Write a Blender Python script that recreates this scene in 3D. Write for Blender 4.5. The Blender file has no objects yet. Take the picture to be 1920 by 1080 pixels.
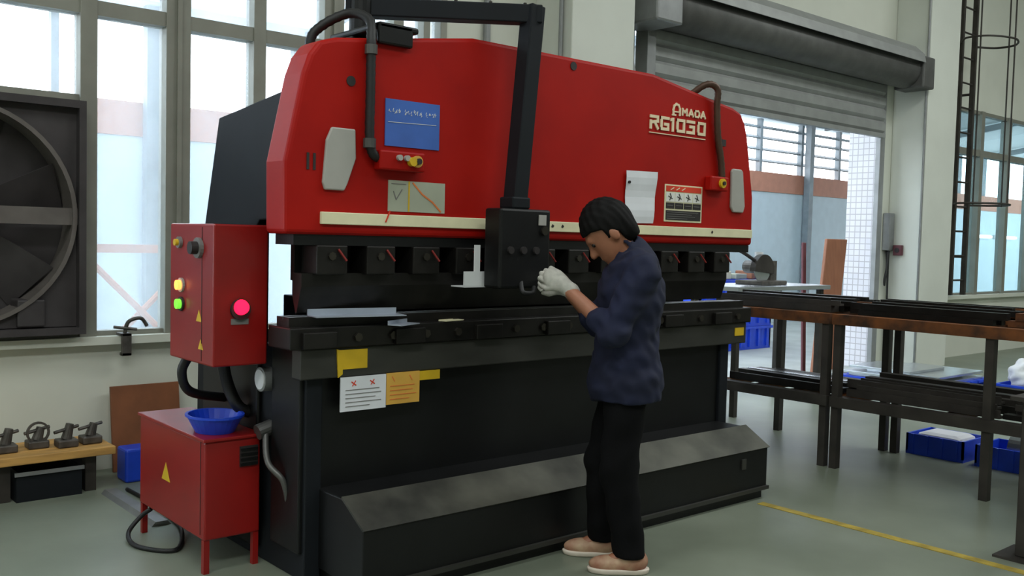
import bpy, bmesh, math, random
import numpy as np
from mathutils import Vector, Matrix
random.seed(7)
S = bpy.context.scene
COL = S.collection

# ------------------------------------------------------------------ camera
f_px, roll, yaw = 1800.0, 0.025, math.atan2(2084, 1800)
pitch = math.atan((540 - 449.0) / f_px)
Fh = Vector((math.cos(yaw), math.sin(yaw), 0)); Rr = Vector((math.sin(yaw), -math.cos(yaw), 0)); Zz = Vector((0, 0, 1))
Fw = Fh * math.cos(pitch) - Zz * math.sin(pitch); Up = Fh * math.sin(pitch) + Zz * math.cos(pitch)
Ix = Rr * math.cos(roll) + Up * math.sin(roll); Jy = Up * math.cos(roll) - Rr * math.sin(roll)
cd = bpy.data.cameras.new('camera'); cam = bpy.data.objects.new('camera', cd); COL.objects.link(cam)
cd.sensor_width = 36; cd.lens = f_px / 1920 * 36; cd.clip_start = 0.05; cd.clip_end = 200
M = Matrix((Ix, Jy, -Fw)).transposed().to_4x4(); M.translation = (0, 0, 1.5)
cam.matrix_world = M
S.camera = cam

# ------------------------------------------------------------------ light
w = bpy.data.worlds.new('sky'); S.world = w; w.use_nodes = True
bg = w.node_tree.nodes['Background']
bg.inputs['Color'].default_value = (0.90, 0.94, 1.0, 1); bg.inputs['Strength'].default_value = 6.5
def area(name, loc, sx, sy, power, col, rot=(0, 0, 0)):
    l = bpy.data.lights.new(name, 'AREA'); l.shape = 'RECTANGLE'; l.size = sx; l.size_y = sy
    l.energy = power; l.color = col
    o = bpy.data.objects.new(name, l); COL.objects.link(o); o.location = loc; o.rotation_euler = rot
    return o
area('overhead_fill', (-1.5, -2.2, 6.85), 9, 1.6, 380, (0.96, 1.0, 0.98))  # fill areas added under a closed ceiling; no skylights are built
area('overhead_fill', (10.0, 1.2, 6.85), 11, 1.4, 380, (0.96, 1.0, 0.98))
area('overhead_fill', (-1.5, 2.4, 6.85), 7, 1.4, 150, (0.96, 1.0, 0.98))  # added to brighten the left floor and wall
area('overhead_fill', (14.0, -4.0, 6.85), 10, 1.4, 270, (0.96, 1.0, 0.98))  # front fill added for the right side
vs = S.view_settings
vs.view_transform = 'Standard'; vs.look = 'None'; vs.exposure = 0.0; vs.gamma = 1.0; vs.use_curve_mapping = False

# ------------------------------------------------------------------ materials
def lin(c):
    return tuple((v / 255 / 12.92) if v / 255 <= .04045 else ((v / 255 + .055) / 1.055) ** 2.4 for v in c)
MATS = {}
def mat(name, rgb, rough=.6, metal=0., var=.12, scale=6., bump=.0, spec=.5, emit=None, estr=0., rgb2=None, stretch=None, coat=0.):
    """plain procedural surface: base colour broken up by noise, optional second colour for wear or rust"""
    m = bpy.data.materials.new(name); m.use_nodes = True; nt = m.node_tree; n = nt.nodes; p = n['Principled BSDF']
    c = lin(rgb)
    tc = n.new('ShaderNodeTexCoord'); mp = n.new('ShaderNodeMapping'); nt.links.new(tc.outputs['Object'], mp.inputs['Vector'])
    if stretch: mp.inputs['Scale'].default_value = stretch
    nz = n.new('ShaderNodeTexNoise'); nz.inputs['Scale'].default_value = scale; nz.inputs['Detail'].default_value = 6
    nt.links.new(mp.outputs[0], nz.inputs['Vector'])
    cr = n.new('ShaderNodeValToRGB'); nt.links.new(nz.outputs['Fac'], cr.inputs['Fac'])
    lo = tuple(max(0, v * (1 - var)) for v in c); hi = lin(rgb2) if rgb2 else tuple(min(1, v * (1 + var)) for v in c)
    cr.color_ramp.elements[0].position = .36; cr.color_ramp.elements[1].position = .64 if not rgb2 else .7
    cr.color_ramp.elements[0].color = (*lo, 1); cr.color_ramp.elements[1].color = (*hi, 1)
    nt.links.new(cr.outputs[0], p.inputs['Base Color'])
    p.inputs['Roughness'].default_value = rough; p.inputs['Metallic'].default_value = metal
    p.inputs['Specular IOR Level'].default_value = spec
    if coat: p.inputs['Coat Weight'].default_value = coat; p.inputs['Coat Roughness'].default_value = .15
    if bump:
        b = n.new('ShaderNodeBump'); b.inputs['Strength'].default_value = bump; b.inputs['Distance'].default_value = .01
        nt.links.new(nz.outputs['Fac'], b.inputs['Height']); nt.links.new(b.outputs[0], p.inputs['Normal'])
    if emit:
        p.inputs['Emission Color'].default_value = (*lin(emit), 1); p.inputs['Emission Strength'].default_value = estr
    MATS[name] = m
    return m
mat('cream_wall', (212, 214, 202), .8, var=.04, scale=1.5, bump=.03)
mat('column_paint', (212, 215, 206), .75, var=.04, scale=1.5)
mat('floor_paint', (122, 130, 114), .4, var=.1, scale=1.1, rgb2=(140, 147, 132))
mat('concrete', (168, 172, 168), .8, var=.1, scale=2)
mat('ceiling_sheet', (150, 155, 155), .7, var=.05)
mat('frame_grey', (138, 138, 128), .5, var=.06, metal=.2)
mat('red_paint', (162, 16, 8), .5, var=.06, scale=3, rgb2=(172, 20, 9), spec=.2)
mat('red_cabinet', (140, 9, 6), .45, var=.08, scale=4, coat=.2)
mat('black_paint', (14, 15, 16), .45, var=.2, scale=5, spec=.35)
mat('navy_paint', (20, 24, 29), .65, var=.12, scale=4, spec=.25)
mat('apron_steel', (52, 52, 48), .5, var=.2, scale=3, metal=.1, stretch=(1, 1, 3))
mat('dark_steel', (30, 28, 26), .42, metal=.45, var=.3, scale=9)
mat('tread_plate', (44, 45, 42), .38, metal=.3, var=.3, scale=2.0, rgb2=(112, 112, 102), bump=.05)
mat('bolt_steel', (70, 66, 60), .35, metal=.8)
mat('cream_strip', (226, 220, 184), .5, var=.06, scale=8)
mat('plate_grey', (170, 168, 162), .5, var=.05, metal=.1)
mat('black_rubber', (22, 22, 23), .55)
mat('hose_brown', (84, 62, 50), .45, metal=.4)
mat('hose_grey', (92, 92, 90), .4, metal=.5)
mat('blue_print', (64, 104, 186), .5, var=.08)
mat('white_print', (225, 225, 220), .5, var=.02)
mat('ink_black', (40, 36, 36), .6)
mat('ink_grey', (120, 118, 116), .6)
mat('ink_red', (214, 60, 34), .5)
mat('lever_red', (120, 24, 18), .5)
mat('ink_orange', (222, 120, 60), .5)
mat('chart_green', (168, 172, 154), .5, var=.06)
mat('paper_white', (222, 224, 230), .7, var=.03)
mat('yellow_print', (214, 176, 30), .5, var=.12)
mat('orange_print', (218, 168, 74), .5, var=.08)
mat('logo_cream', (232, 214, 180), .5, var=.03)
mat('steel_bright', (200, 206, 212), .25, metal=.85, var=.08)
mat('sheet_steel', (176, 184, 198), .35, metal=.5, var=.08)
mat('lamp_red', (255, 20, 50), .3, emit=(255, 20, 60), estr=3)
mat('lamp_orange', (255, 150, 60), .3, emit=(255, 150, 70), estr=2.5)
mat('lamp_green', (120, 220, 60), .3, emit=(110, 210, 60), estr=1.2)
mat('blue_plastic', (28, 70, 205), .4, var=.1)
mat('rust_steel', (74, 50, 34), .75, metal=.2, rgb2=(140, 82, 38), var=.35, scale=7)
mat('rack_steel', (58, 54, 50), .6, metal=.25, var=.25)
mat('brown_board', (150, 98, 72), .6, var=.1, scale=3, stretch=(6, 6, 1))
mat('maroon_board', (96, 50, 58), .6)
mat('wood_plank', (196, 150, 84), .6, var=.18, scale=5, stretch=(1, 6, 6))
mat('wood_dark', (126, 76, 46), .6, var=.15, scale=5)
mat('galvanised', (142, 144, 144), .45, metal=.5, var=.1)
mat('shutter_grey', (150, 152, 150), .5, metal=.3, var=.07)
mat('shutter_dark', (92, 92, 90), .55, metal=.3, var=.15)
mat('far_blue', (186, 200, 208), .7, var=.03)
mat('far_band', (176, 120, 98), .7, var=.06)
mat('far_frame', (120, 130, 136), .6)
mat('roof_sheet', (188, 196, 200), .6, var=.06)
mat('yellow_line', (172, 150, 62), .5, var=.25, scale=12)
mat('skin', (158, 104, 78), .5, var=.06, scale=20)
mat('hair', (10, 9, 9), .75, var=.3, scale=60, spec=.2)
mat('shirt_navy', (14, 21, 50), .85, var=.2, scale=7)
mat('trousers_black', (11, 11, 13), .9, var=.2, spec=.15)
mat('glove_cotton', (180, 178, 170), .85, var=.1, scale=40, bump=.2)
mat('shoe_red', (150, 54, 40), .6, rgb2=(190, 160, 130), var=.2, scale=9)
mat('shoe_sole', (212, 200, 186), .6)
mat('eye_dark', (30, 24, 22), .2)
mat('tube_glow', (240, 255, 255), .4, emit=(225, 255, 255), estr=6)
mat('plastic_white', (228, 230, 232), .5, var=.04)
mat('parts_cast', (92, 88, 84), .5, metal=.5, var=.3, scale=14)
mat('fan_dark', (64, 60, 61), .6, metal=.2, var=.15)
mat('fan_belt', (104, 98, 94), .55, metal=.2)

def glass_mat(name, tint, haze, hazecol):
    m = bpy.data.materials.new(name); m.use_nodes = True; nt = m.node_tree; n = nt.nodes
    n.remove(n['Principled BSDF']); out = n['Material Output']
    tr = n.new('ShaderNodeBsdfTransparent'); tr.inputs[0].default_value = (*tint, 1)
    gl = n.new('ShaderNodeBsdfGlossy'); gl.inputs['Roughness'].default_value = .03
    tl = n.new('ShaderNodeBsdfTranslucent'); tl.inputs[0].default_value = (*hazecol, 1)
    nz = n.new('ShaderNodeTexNoise'); nz.inputs['Scale'].default_value = 3
    ma = n.new('ShaderNodeMath'); ma.operation = 'MULTIPLY_ADD'; ma.inputs[1].default_value = haze * .6; ma.inputs[2].default_value = haze * .4
    nt.links.new(nz.outputs['Fac'], ma.inputs[0])
    m1 = n.new('ShaderNodeMixShader'); nt.links.new(ma.outputs[0], m1.inputs[0])
    nt.links.new(tr.outputs[0], m1.inputs[1]); nt.links.new(tl.outputs[0], m1.inputs[2])
    lw = n.new('ShaderNodeLayerWeight'); lw.inputs['Blend'].default_value = .5
    pw = n.new('ShaderNodeMath'); pw.operation = 'POWER'; pw.inputs[1].default_value = 4; nt.links.new(lw.outputs['Facing'], pw.inputs[0])
    fr = n.new('ShaderNodeMath'); fr.operation = 'MULTIPLY_ADD'; fr.inputs[1].default_value = .5; fr.inputs[2].default_value = .02; nt.links.new(pw.outputs[0], fr.inputs[0])
    m2 = n.new('ShaderNodeMixShader'); nt.links.new(fr.outputs[0], m2.inputs[0])
    nt.links.new(m1.outputs[0], m2.inputs[1]); nt.links.new(gl.outputs[0], m2.inputs[2])
    nt.links.new(m2.outputs[0], out.inputs[0]); MATS[name] = m
glass_mat('window_glass', (.92, .95, .96), .24, (.95, .97, 1))
glass_mat('tinted_glass', (.74, .86, .88), .05, (.8, .9, .92))
glass_mat('roof_glass', (.8, .85, .88), .35, (.9, .95, 1))

m = mat('tile_white', (226, 224, 228), .3, var=.02)
nt = m.node_tree; n = nt.nodes
bt = n.new('ShaderNodeTexBrick'); bt.offset = 0; bt.inputs['Scale'].default_value = 1
bt.inputs['Brick Width'].default_value = .075; bt.inputs['Row Height'].default_value = .075; bt.inputs['Mortar Size'].default_value = .006
bt.inputs['Color1'].default_value = (*lin((228, 226, 230)), 1); bt.inputs['Color2'].default_value = (*lin((220, 218, 224)), 1); bt.inputs['Mortar'].default_value = (*lin((184, 180, 184)), 1)
tc = n.new('ShaderNodeTexCoord'); sx = n.new('ShaderNodeSeparateXYZ'); cx_ = n.new('ShaderNodeCombineXYZ'); ad = n.new('ShaderNodeMath')
nt.links.new(tc.outputs['Object'], sx.inputs[0]); nt.links.new(sx.outputs[0], ad.inputs[0]); nt.links.new(sx.outputs[1], ad.inputs[1])
nt.links.new(ad.outputs[0], cx_.inputs[0]); nt.links.new(sx.outputs[2], cx_.inputs[1]); nt.links.new(cx_.outputs[0], bt.inputs['Vector'])
nt.links.new(bt.outputs['Color'], n['Principled BSDF'].inputs['Base Color'])

# ------------------------------------------------------------------ builders
OFF = {}
def tag(o, label=None, cat=None, group=None, kind=None):
    if label: o['label'] = label
    if cat: o['category'] = cat
    if group: o['group'] = group
    if kind: o['kind'] = kind
    return o
def root(name, loc, label=None, cat=None, group=None, kind=None, rz=0):
    o = bpy.data.objects.new(name, None); COL.objects.link(o); o.location = loc; o.rotation_euler = (0, 0, rz)
    o.empty_display_size = .1
    OFF[o.name] = Vector(loc) if rz == 0 else Vector((0, 0, 0))
    return tag(o, label, cat, group, kind)
class G:
    def __init__(s): s.bm = bmesh.new()
    def box(s, x0, x1, y0, y1, z0, z1, rot=None, piv=None):
        x0, x1 = sorted((x0, x1)); y0, y1 = sorted((y0, y1)); z0, z1 = sorted((z0, z1))
        vs_ = [Vector((x, y, z)) for z in (z0, z1) for y in (y0, y1) for x in (x0, x1)]
        if rot is not None:
            pv = Vector(piv) if piv else sum(vs_, Vector()) / 8
            vs_ = [rot @ (v - pv) + pv for v in vs_]
        v = [s.bm.verts.new(c) for c in vs_]
        for q in ((0, 2, 3, 1), (4, 5, 7, 6), (0, 1, 5, 4), (2, 6, 7, 3), (0, 4, 6, 2), (1, 3, 7, 5)):
            s.bm.faces.new([v[i] for i in q])
        return s
    def prism(s, poly, axis, a0, a1):
        """poly: 2-D outline; axis 'x' -> (y,z), 'y' -> (x,z), 'z' -> (x,y)"""
        def P(p, a): return {'x': (a, p[0], p[1]), 'y': (p[0], a, p[1]), 'z': (p[0], p[1], a)}[axis]
        A = [s.bm.verts.new(P(p, a0)) for p in poly]; B = [s.bm.verts.new(P(p, a1)) for p in poly]
        k = len(poly)
        s.bm.faces.new(A); s.bm.faces.new(B[::-1])
        for i in range(k): s.bm.faces.new((A[i], B[i], B[(i + 1) % k], A[(i + 1) % k]))
        return s
    def cyl(s, p, q, r, r2=None, n=16, cap=True):
        p, q = Vector(p), Vector(q); r2 = r if r2 is None else r2
        d = (q - p).normalized(); a = d.orthogonal().normalized(); b = d.cross(a)
        A, B = [], []
        for i in range(n):
            t = 2 * math.pi * i / n; e = a * math.cos(t) + b * math.sin(t)
            A.append(s.bm.verts.new(p + e * r)); B.append(s.bm.verts.new(q + e * r2))
        for i in range(n): s.bm.faces.new((A[i], A[(i + 1) % n], B[(i + 1) % n], B[i]))
        if cap: s.bm.faces.new(A[::-1]); s.bm.faces.new(B)
        return s
    def tube(s, pts, r, n=10, ribs=0):
        pts = [Vector(p) for p in pts]
        if len(pts) > 2:                                     # Catmull-Rom through the given points
            o = []
            for i in range(len(pts) - 1):
                p0 = pts[max(i - 1, 0)]; p1 = pts[i]; p2 = pts[i + 1]; p3 = pts[min(i + 2, len(pts) - 1)]
                for k in range(8):
                    t = k / 8
                    o.append(.5 * ((2 * p1) + (p2 - p0) * t + (2 * p0 - 5 * p1 + 4 * p2 - p3) * t * t + (3 * p1 - p0 - 3 * p2 + p3) * t ** 3))
            o.append(pts[-1]); pts = o
        rings = []; a = None
        for i, p in enumerate(pts):
            d = (pts[min(i + 1, len(pts) - 1)] - pts[max(i - 1, 0)]).normalized()
            a = d.orthogonal().normalized() if a is None else (a - d * a.dot(d)).normalized()
            b = d.cross(a); rr = r * (1 + ribs * (i % 2))
            rings.append([s.bm.verts.new(p + (a * math.cos(2 * math.pi * k / n) + b * math.sin(2 * math.pi * k / n)) * rr) for k in range(n)])
        for A, B in zip(rings, rings[1:]):
            for k in range(n): s.bm.faces.new((A[k], A[(k + 1) % n], B[(k + 1) % n], B[k]))
        s.bm.faces.new(rings[0][::-1]); s.bm.faces.new(rings[-1])
        return s
    def ring(s, c, axis, r, t, depth, n=40):
        """flat hoop: radius r, radial thickness t, length depth along axis 'x','y','z'"""
        c = Vector(c)
        def P(rad, ang, h):
            u, v = rad * math.cos(ang), rad * math.sin(ang)
            return c + Vector({'x': (h, u, v), 'y': (u, h, v), 'z': (u, v, h)}[axis])
        V = [[s.bm.verts.new(P(rad, 2 * math.pi * i / n, h)) for rad, h in ((r, 0), (r + t, 0), (r + t, depth), (r, depth))] for i in range(n)]
        for i in range(n):
            A, B = V[i], V[(i + 1) % n]
            for k in range(4): s.bm.faces.new((A[k], A[(k + 1) % 4], B[(k + 1) % 4], B[k]))
        return s
    def stroke(s, pts, wd, y0, y1, close=False):
        """flat lettering stroke in the XZ plane between y0 and y1"""
        pts = [Vector((p[0], p[1])) for p in pts]
        if close: pts.append(pts[0])
        for p, q in zip(pts, pts[1:]):
            s.nst = getattr(s, 'nst', 0) + 1; ya = y0 - .00012 * (s.nst % 9)
            d = (q - p).normalized(); nn = Vector((-d.y, d.x)) * wd / 2; e = d * wd / 2
            s.prism([tuple(p - e - nn), tuple(q + e - nn), tuple(q + e + nn), tuple(p - e + nn)], 'y', ya, y1)
        return s
    def done(s, name, m, parent=None, bevel=0, smooth=False, label=None, cat=None, group=None, kind=None, seg=2):
        bm = s.bm
        if parent is not None:
            top = parent
            while top.parent: top = top.parent
            off = OFF[top.name].copy()
            pp = parent
            while pp is not top: off += pp.location; pp = pp.parent
            loc = Vector((0, 0, 0))
        else:
            xs = [v.co for v in bm.verts]
            off = Vector(((min(v.x for v in xs) + max(v.x for v in xs)) / 2, (min(v.y for v in xs) + max(v.y for v in xs)) / 2, min(v.z for v in xs)))
            loc = off
        for v in bm.verts: v.co -= off
        bmesh.ops.recalc_face_normals(bm, faces=bm.faces)
        me = bpy.data.meshes.new(name); bm.to_mesh(me); bm.free()
        me.materials.append(MATS[m])
        o = bpy.data.objects.new(name, me); COL.objects.link(o); o.location = loc
        if parent is None: OFF[o.name] = Vector(off)
        else: o.parent = parent
        if smooth:
            for p in me.polygons: p.use_smooth = True
        if bevel:
            b = o.modifiers.new('bevel', 'BEVEL'); b.width = bevel; b.segments = seg; b.limit_method = 'ANGLE'
        return tag(o, label, cat, group, kind)
def B(name, m, parent, *a, bevel=0, **k):
    return G().box(*a).done(name, m, parent, bevel=bevel, **k)
def rotm(ax, deg): return Matrix.Rotation(math.radians(deg), 3, ax)

# ================================================================== SETTING
YW = 6.15
B('floor', 'floor_paint', None, -6, 24, -10, 6.2, -.1, 0, kind='structure')
B('ground_outside', 'concrete', None, -6, 34, 6.2, 20, -.12, -.02, kind='structure')
g = G()
g.box(-6, 4.55, YW, 6.38, 0, .82); g.box(-6, 4.55, YW, 6.38, 3.5, 7)
g.box(4.55, 6.75, YW, 6.38, 0, 7); g.box(6.75, 11.4, YW, 6.38, 3.95, 7)
g.box(11.4, 12.95, YW, 6.38, 0, 7); g.box(12.95, 24, YW, 6.38, 0, .85); g.box(12.95, 24, YW, 6.38, 3.5, 7)
g.done('wall_back', 'cream_wall', None, kind='structure')
B('wall_left', 'cream_wall', None, -6.2, -6, -10, 6.38, 0, 7, kind='structure')
B('wall_right', 'cream_wall', None, 24, 24.2, -10, 6.38, 0, 7, kind='structure')
B('wall_front', 'cream_wall', None, -6.2, 24.2, -10.2, -10, 0, 7, kind='structure')
B('ceiling', 'ceiling_sheet', None, -6.2, 24.2, -10.2, 6.38, 7, 7.15, kind='structure')
for i, (x0, x1) in enumerate(((5.5, 6.25), (11.6, 12.38))):
    B('trim_%d' % (i + 1), 'column_paint', None, x0, x1, 5.7, YW, 0, 7, bevel=.01, kind='structure')
B('trim_3', 'cream_wall', None, -6, 4.55, 6.08, YW + .002, .79, .84, kind='structure')      # inner sill boards
B('trim_4', 'cream_wall', None, 12.95, 24, 6.08, YW + .002, .82, .87, kind='structure')

def window(name, x0, x1, z0, z1, rail, mull, skip=None, gm='window_glass'):
    r = root(name, ((x0 + x1) / 2, 6.2, z0), kind='structure')
    ya, yb = 6.152, 6.25
    B('frame', 'frame_grey', r, x0, x1, ya, yb, z0, z0 + .05); B('frame', 'frame_grey', r, x0, x1, ya, yb, z1 - .05, z1)
    B('transom', 'frame_grey', r, x0, x1, ya - .02, yb, rail - .045, rail + .045)
    for x, wd in mull:
        B('mullion', 'frame_grey', r, x - wd / 2, x + wd / 2, ya - .03, yb, z0, z1, bevel=.004)
        if wd > .1: B('mullion_rib', 'frame_grey', r, x - .015, x + .015, ya - .05, ya - .02, z0, z1)
    xs = [m_[0] for m_ in mull]
    for a, b in zip(xs, xs[1:]):
        for za, zb in ((z0 + .05, rail - .045), (rail + .045, z1 - .05)):
            if skip and a < skip[0] < b and zb < 3: za = skip[1]
            B('pane', gm, r, a + .03, b - .03, 6.2, 6.206, za, zb)
    return r
window('window_1', -6, 4.55, .82, 3.5, 2.84, [(-5.97, .06), (-4.2, .08), (-2.4, .08), (-.8, .08), (.42, .08), (1.87, .1), (2.42, .16), (2.98, .09), (3.55, .16), (4.1, .09), (4.36, .06), (4.52, .06)], skip=(1.0, 2.3))
window('window_2', 12.95, 24, .85, 3.5, 2.9, [(12.98, .06), (14.15, .1), (15.08, .1), (16.0, .14), (17.0, .1), (18.2, .1), (19.6, .1), (21, .1), (22.4, .1), (23.97, .06)], gm='tinted_glass')
B('window_ledge', 'frame_grey', None, .46, 1.83, 6.155, 6.25, 2.26, 2.31, kind='structure').name = 'trim_5'

# exhaust fan filling the bay at the left
fx, fz, fr = 1.13, 1.57, .64
r = root('exhaust_fan', (fx, 6.1, .87), 'large square dark exhaust fan set in the window bay at far left', 'fan')
g = G(); g.box(.44, 1.82, 6.0, 6.3, .87, .91); g.box(.44, 1.82, 6.0, 6.3, 2.21, 2.255); g.box(.44, .48, 6.0, 6.3, .91, 2.21); g.box(1.78, 1.82, 6.0, 6.3, .91, 2.21)
g.done('housing', 'fan_dark', r)
g = G()
k = 48; vi = [(fx + fr * math.cos(2 * math.pi * i / k), fz + fr * math.sin(2 * math.pi * i / k)) for i in range(k)]
def sq(i):
    t = 2 * math.pi * i / k; c, s_ = math.cos(t), math.sin(t); q = .655 / max(abs(c), abs(s_)); return (fx + c * q, fz + s_ * q)
vo = [sq(i) for i in range(k)]
for i in range(k):
    j = (i + 1) % k; g.prism([vi[i], vo[i], vo[j], vi[j]], 'y', 6.06, 6.075)
g.done('face_plate', 'fan_dark', r)
G().ring((fx, 6.02, fz), 'y', fr - .02, .025, .2, 56).done('ring', 'fan_belt', r, smooth=False)
for i in range(6):
    t = math.radians(60 * i + 18); rm = rotm('Y', -math.degrees(t))
    g = G(); g.prism([(.08, -.05), (.35, -.15), (.6, -.2), (.6, .14), (.35, .1), (.08, .05)], 'y', 0, .008)
    tw = rotm('X', 22)
    for v in g.bm.verts: v.co = rm @ (tw @ v.co) + Vector((fx, 6.16, fz))
    g.done('blade', 'fan_dark', r)
G().cyl((fx, 6.08, fz), (fx, 6.22, fz), .1, n=24).done('hub', 'fan_belt', r)
B('support_bar', 'fan_belt', r, .48, 1.78, 6.035, 6.058, fz - .05, fz + .05)
G().box(1.45, 1.6, 6.03, 6.2, .92, 1.08).done('motor', 'fan_dark', r, bevel=.01)
g = G(); g.box(.48, 1.78, 6.24, 6.27, .91, 2.21); g.done('shutter_panel', 'fan_dark', r)

# outside: neighbouring hall across a covered yard
D = 11.0
g = G(); g.box(-6, 34, D, D + .25, -.05, 2.55); g.done('wall_yard', 'far_blue', None, kind='structure')
B('wall_yard_band', 'far_band', None, -6, 34, D - .02, D + .25, 2.552, 2.93, kind='structure')
B('wall_yard_top', 'far_blue', None, -6, 34, D, D + .25, 3.95, 4.6, kind='structure')
r = root('window_3', (14, D + .1, 2.932), kind='structure')
for i in range(28):
    x = -5.5 + i * 1.42
    B('mullion', 'far_frame', r, x - .04, x + .04, D + .02, D + .12, 2.934, 3.948)
for z in (3.16, 3.38, 3.6, 3.8):
    g = G(); g.box(13.0, 22.0, D + .03, D + .15, z - .012, z + .012, rot=rotm('X', 28)); g.done('louvre', 'far_frame', r)
r = root('yard_roof', (14, 8.7, 4.0), kind='structure'); r.name = 'ceiling_yard'
OFF['ceiling_yard'] = OFF.get('yard_roof', Vector((14, 8.7, 4.0)))
zA, zB = 4.75, 4.05
for i in range(20):
    x0 = -6 + 2 * i; clear = x0 < 9.5 or i == 10  # opaque panels added over the right part to dim the yard there
    g = G(); g.prism([(6.4, zA), (D + .2, zB), (D + .2, zB + .03), (6.4, zA + .03)], 'x', x0 + .01, x0 + 1.99)
    g.done('roof_panel', 'roof_glass' if clear else 'roof_sheet', r)
for i in range(11):
    x = -6 + 4 * i
    g = G(); g.prism([(6.4, zA - .14), (D, zB - .14), (D, zB - .01), (6.4, zA - .01)], 'x', x - .04, x + .04); g.done('rafter', 'far_frame', r)
for x in (17.3, 4.0):
    B('trim_post', 'far_frame', None, x - .07, x + .07, D - .16, D - .03, .0 if x > 10 else 0, 4.0, kind='structure')
# brace frame seen behind the tall pane at left
r = root('yard_frame', (3.2, 9.4, -.02), 'pale timber frame with crossed braces in the yard behind the glass', 'frame')
B('rail', 'far_band', r, 2.5, 4.4, 9.38, 9.44, 1.28, 1.36); B('post', 'far_band', r, 2.72, 2.8, 9.38, 9.44, -.02, 1.28); B('post', 'far_band', r, 3.95, 4.03, 9.38, 9.44, -.02, 1.28)
for s_ in (1, -1):
    G().cyl((3.37 - .55 * s_, 9.41 + .02 * s_, .15), (3.37 + .55 * s_, 9.41 + .02 * s_, 1.26), .03, n=8).done('brace', 'far_band', r)
# fluorescent tubes on the yard wall, seen through the right-hand panes
for x in (25.4, 26.95):
    r = root('tube_lamp', (x, D - .1, 1.83), 'glowing white fluorescent tube seen through the pane %s' % ('beside the ladder' if x < 26 else 'at the right edge'), 'lamp', 'fluorescent tubes behind the right window')
    B('batten', 'plastic_white', r, x - .65, x + .65, D - .06, D, 1.83, 1.93); G().cyl((x - .6, D - .09, 1.88), (x + .6, D - .09, 1.88), .03, n=12).done('tube', 'tube_glow', r)

B('sky_block_yard_end', 'far_blue', None, 34, 34.2, 6.2, D + .25, -.05, 4.8, kind='structure')  # unseen end wall added to block sky light at the right
# tiled pier just outside the shutter door
g = G(); g.box(11.335, 11.398, 6.16, 6.384, 0, 3.94); g.box(11.335, 12.4, 6.385, 6.58, -.02, 4.2); g.done('wall_pier', 'tile_white', None, kind='structure')

# ================================================================== SHUTTER DOOR
r = root('door_1', (9.0, 6.0, 2.89), kind='structure')
for i in range(7):
    z = 2.93 + i * .155
    g = G(); pr = [(6.06, z - .02), (6.03, z + .015), (6.03, z + .1), (6.06, z + .132), (6.08, z + .132), (6.08, z - .02)]
    g.prism(pr, 'x', 6.85, 11.2); g.done('slat', 'shutter_grey', r)
B('bottom_bar', 'shutter_grey', r, 6.85, 11.2, 6.02, 6.08, 2.86, 2.91)
B('guide', 'galvanised', r, 6.74, 6.86, 5.98, 6.13, .0, 3.75, bevel=.005); B('guide', 'galvanised', r, 11.2, 11.31, 6.08, 6.145, 0, 3.6, bevel=.005)
G().cyl((6.75, 5.86, 3.66), (11.35, 5.86, 3.66), .2, n=28).done('roll', 'shutter_dark', r, smooth=True)
g = G(); g.prism([(6.13, 3.95), (5.74, 3.95), (5.62, 3.84), (5.6, 3.74), (5.612, 3.74), (5.635, 3.83), (5.745, 3.935), (6.13, 3.935)], 'x', 6.8, 11.3); g.done('hood', 'shutter_grey', r)
G().box(11.3, 11.58, 5.62, 6.0, 3.45, 3.83).done('motor', 'shutter_dark', r, bevel=.02)
G().cyl((11.58, 5.8, 3.64), (11.6, 5.8, 3.64), .1, n=16).done('motor_cap', 'rust_steel', r)
G().box(6.45, 6.8, 5.62, 6.1, 3.45, 3.9).done('bracket', 'galvanised', r, bevel=.02)
g = G(); g.box(6.3, 6.34, 5.9, 6.13, 2.7, 3.5, rot=rotm('X', 0)); 
for v in g.bm.verts: v.co.x += (3.5 - v.co.z) * .35
g.done('stay', 'galvanised', r)

# wall fittings on and near the column
r = root('switch_box', (11.55, 6.1, 1.48), 'grey electric switch box with dangling cable beside the door guide', 'switch box')
G().box(11.46, 11.58, 6.05, YW - .002, 1.48, 1.95).done('case', 'galvanised', r, bevel=.01)
G().tube([(11.5, 6.08, 1.48), (11.42, 6.05, 1.25), (11.38, 6.05, 1.12), (11.45, 6.08, 1.05), (11.52, 6.1, 1.3), (11.53, 6.12, 1.48)], .012).done('cable', 'black_rubber', r, smooth=True)
G().tube([(11.55, 6.1, 1.48), (11.56, 6.1, .8), (11.58, 6.1, .1)], .012).done('cable', 'black_rubber', r, smooth=True)
r = root('wall_socket', (11.59, 5.98, 1.42), 'small dark red socket box on the column side', 'socket')
G().box(11.54, 11.598, 5.93, 6.04, 1.42, 1.55).done('case', 'maroon_board', r, bevel=.008); G().cyl((11.54, 5.985, 1.485), (11.53, 5.985, 1.485), .03, n=14).done('outlet', 'ink_black', r)
G().cyl((11.585, 5.72, .02), (11.585, 5.72, 6.9), .014, n=8).done('conduit_pipe', 'galvanised', None, label='thin grey conduit pipe running up the column corner', cat='pipe')
G().cyl((4.95, 6.12, .02), (4.95, 6.12, 6.9), .03, n=10).done('conduit_pipe', 'galvanised', None, label='grey pipe running up the cream wall behind the press arm', cat='pipe')
G().cyl((5.47, 5.8, .02), (5.47, 5.8, 6.9), .02, n=10).done('conduit_pipe', 'galvanised', None, label='thin pipe up the side of the column left of the shutter', cat='pipe')

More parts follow.
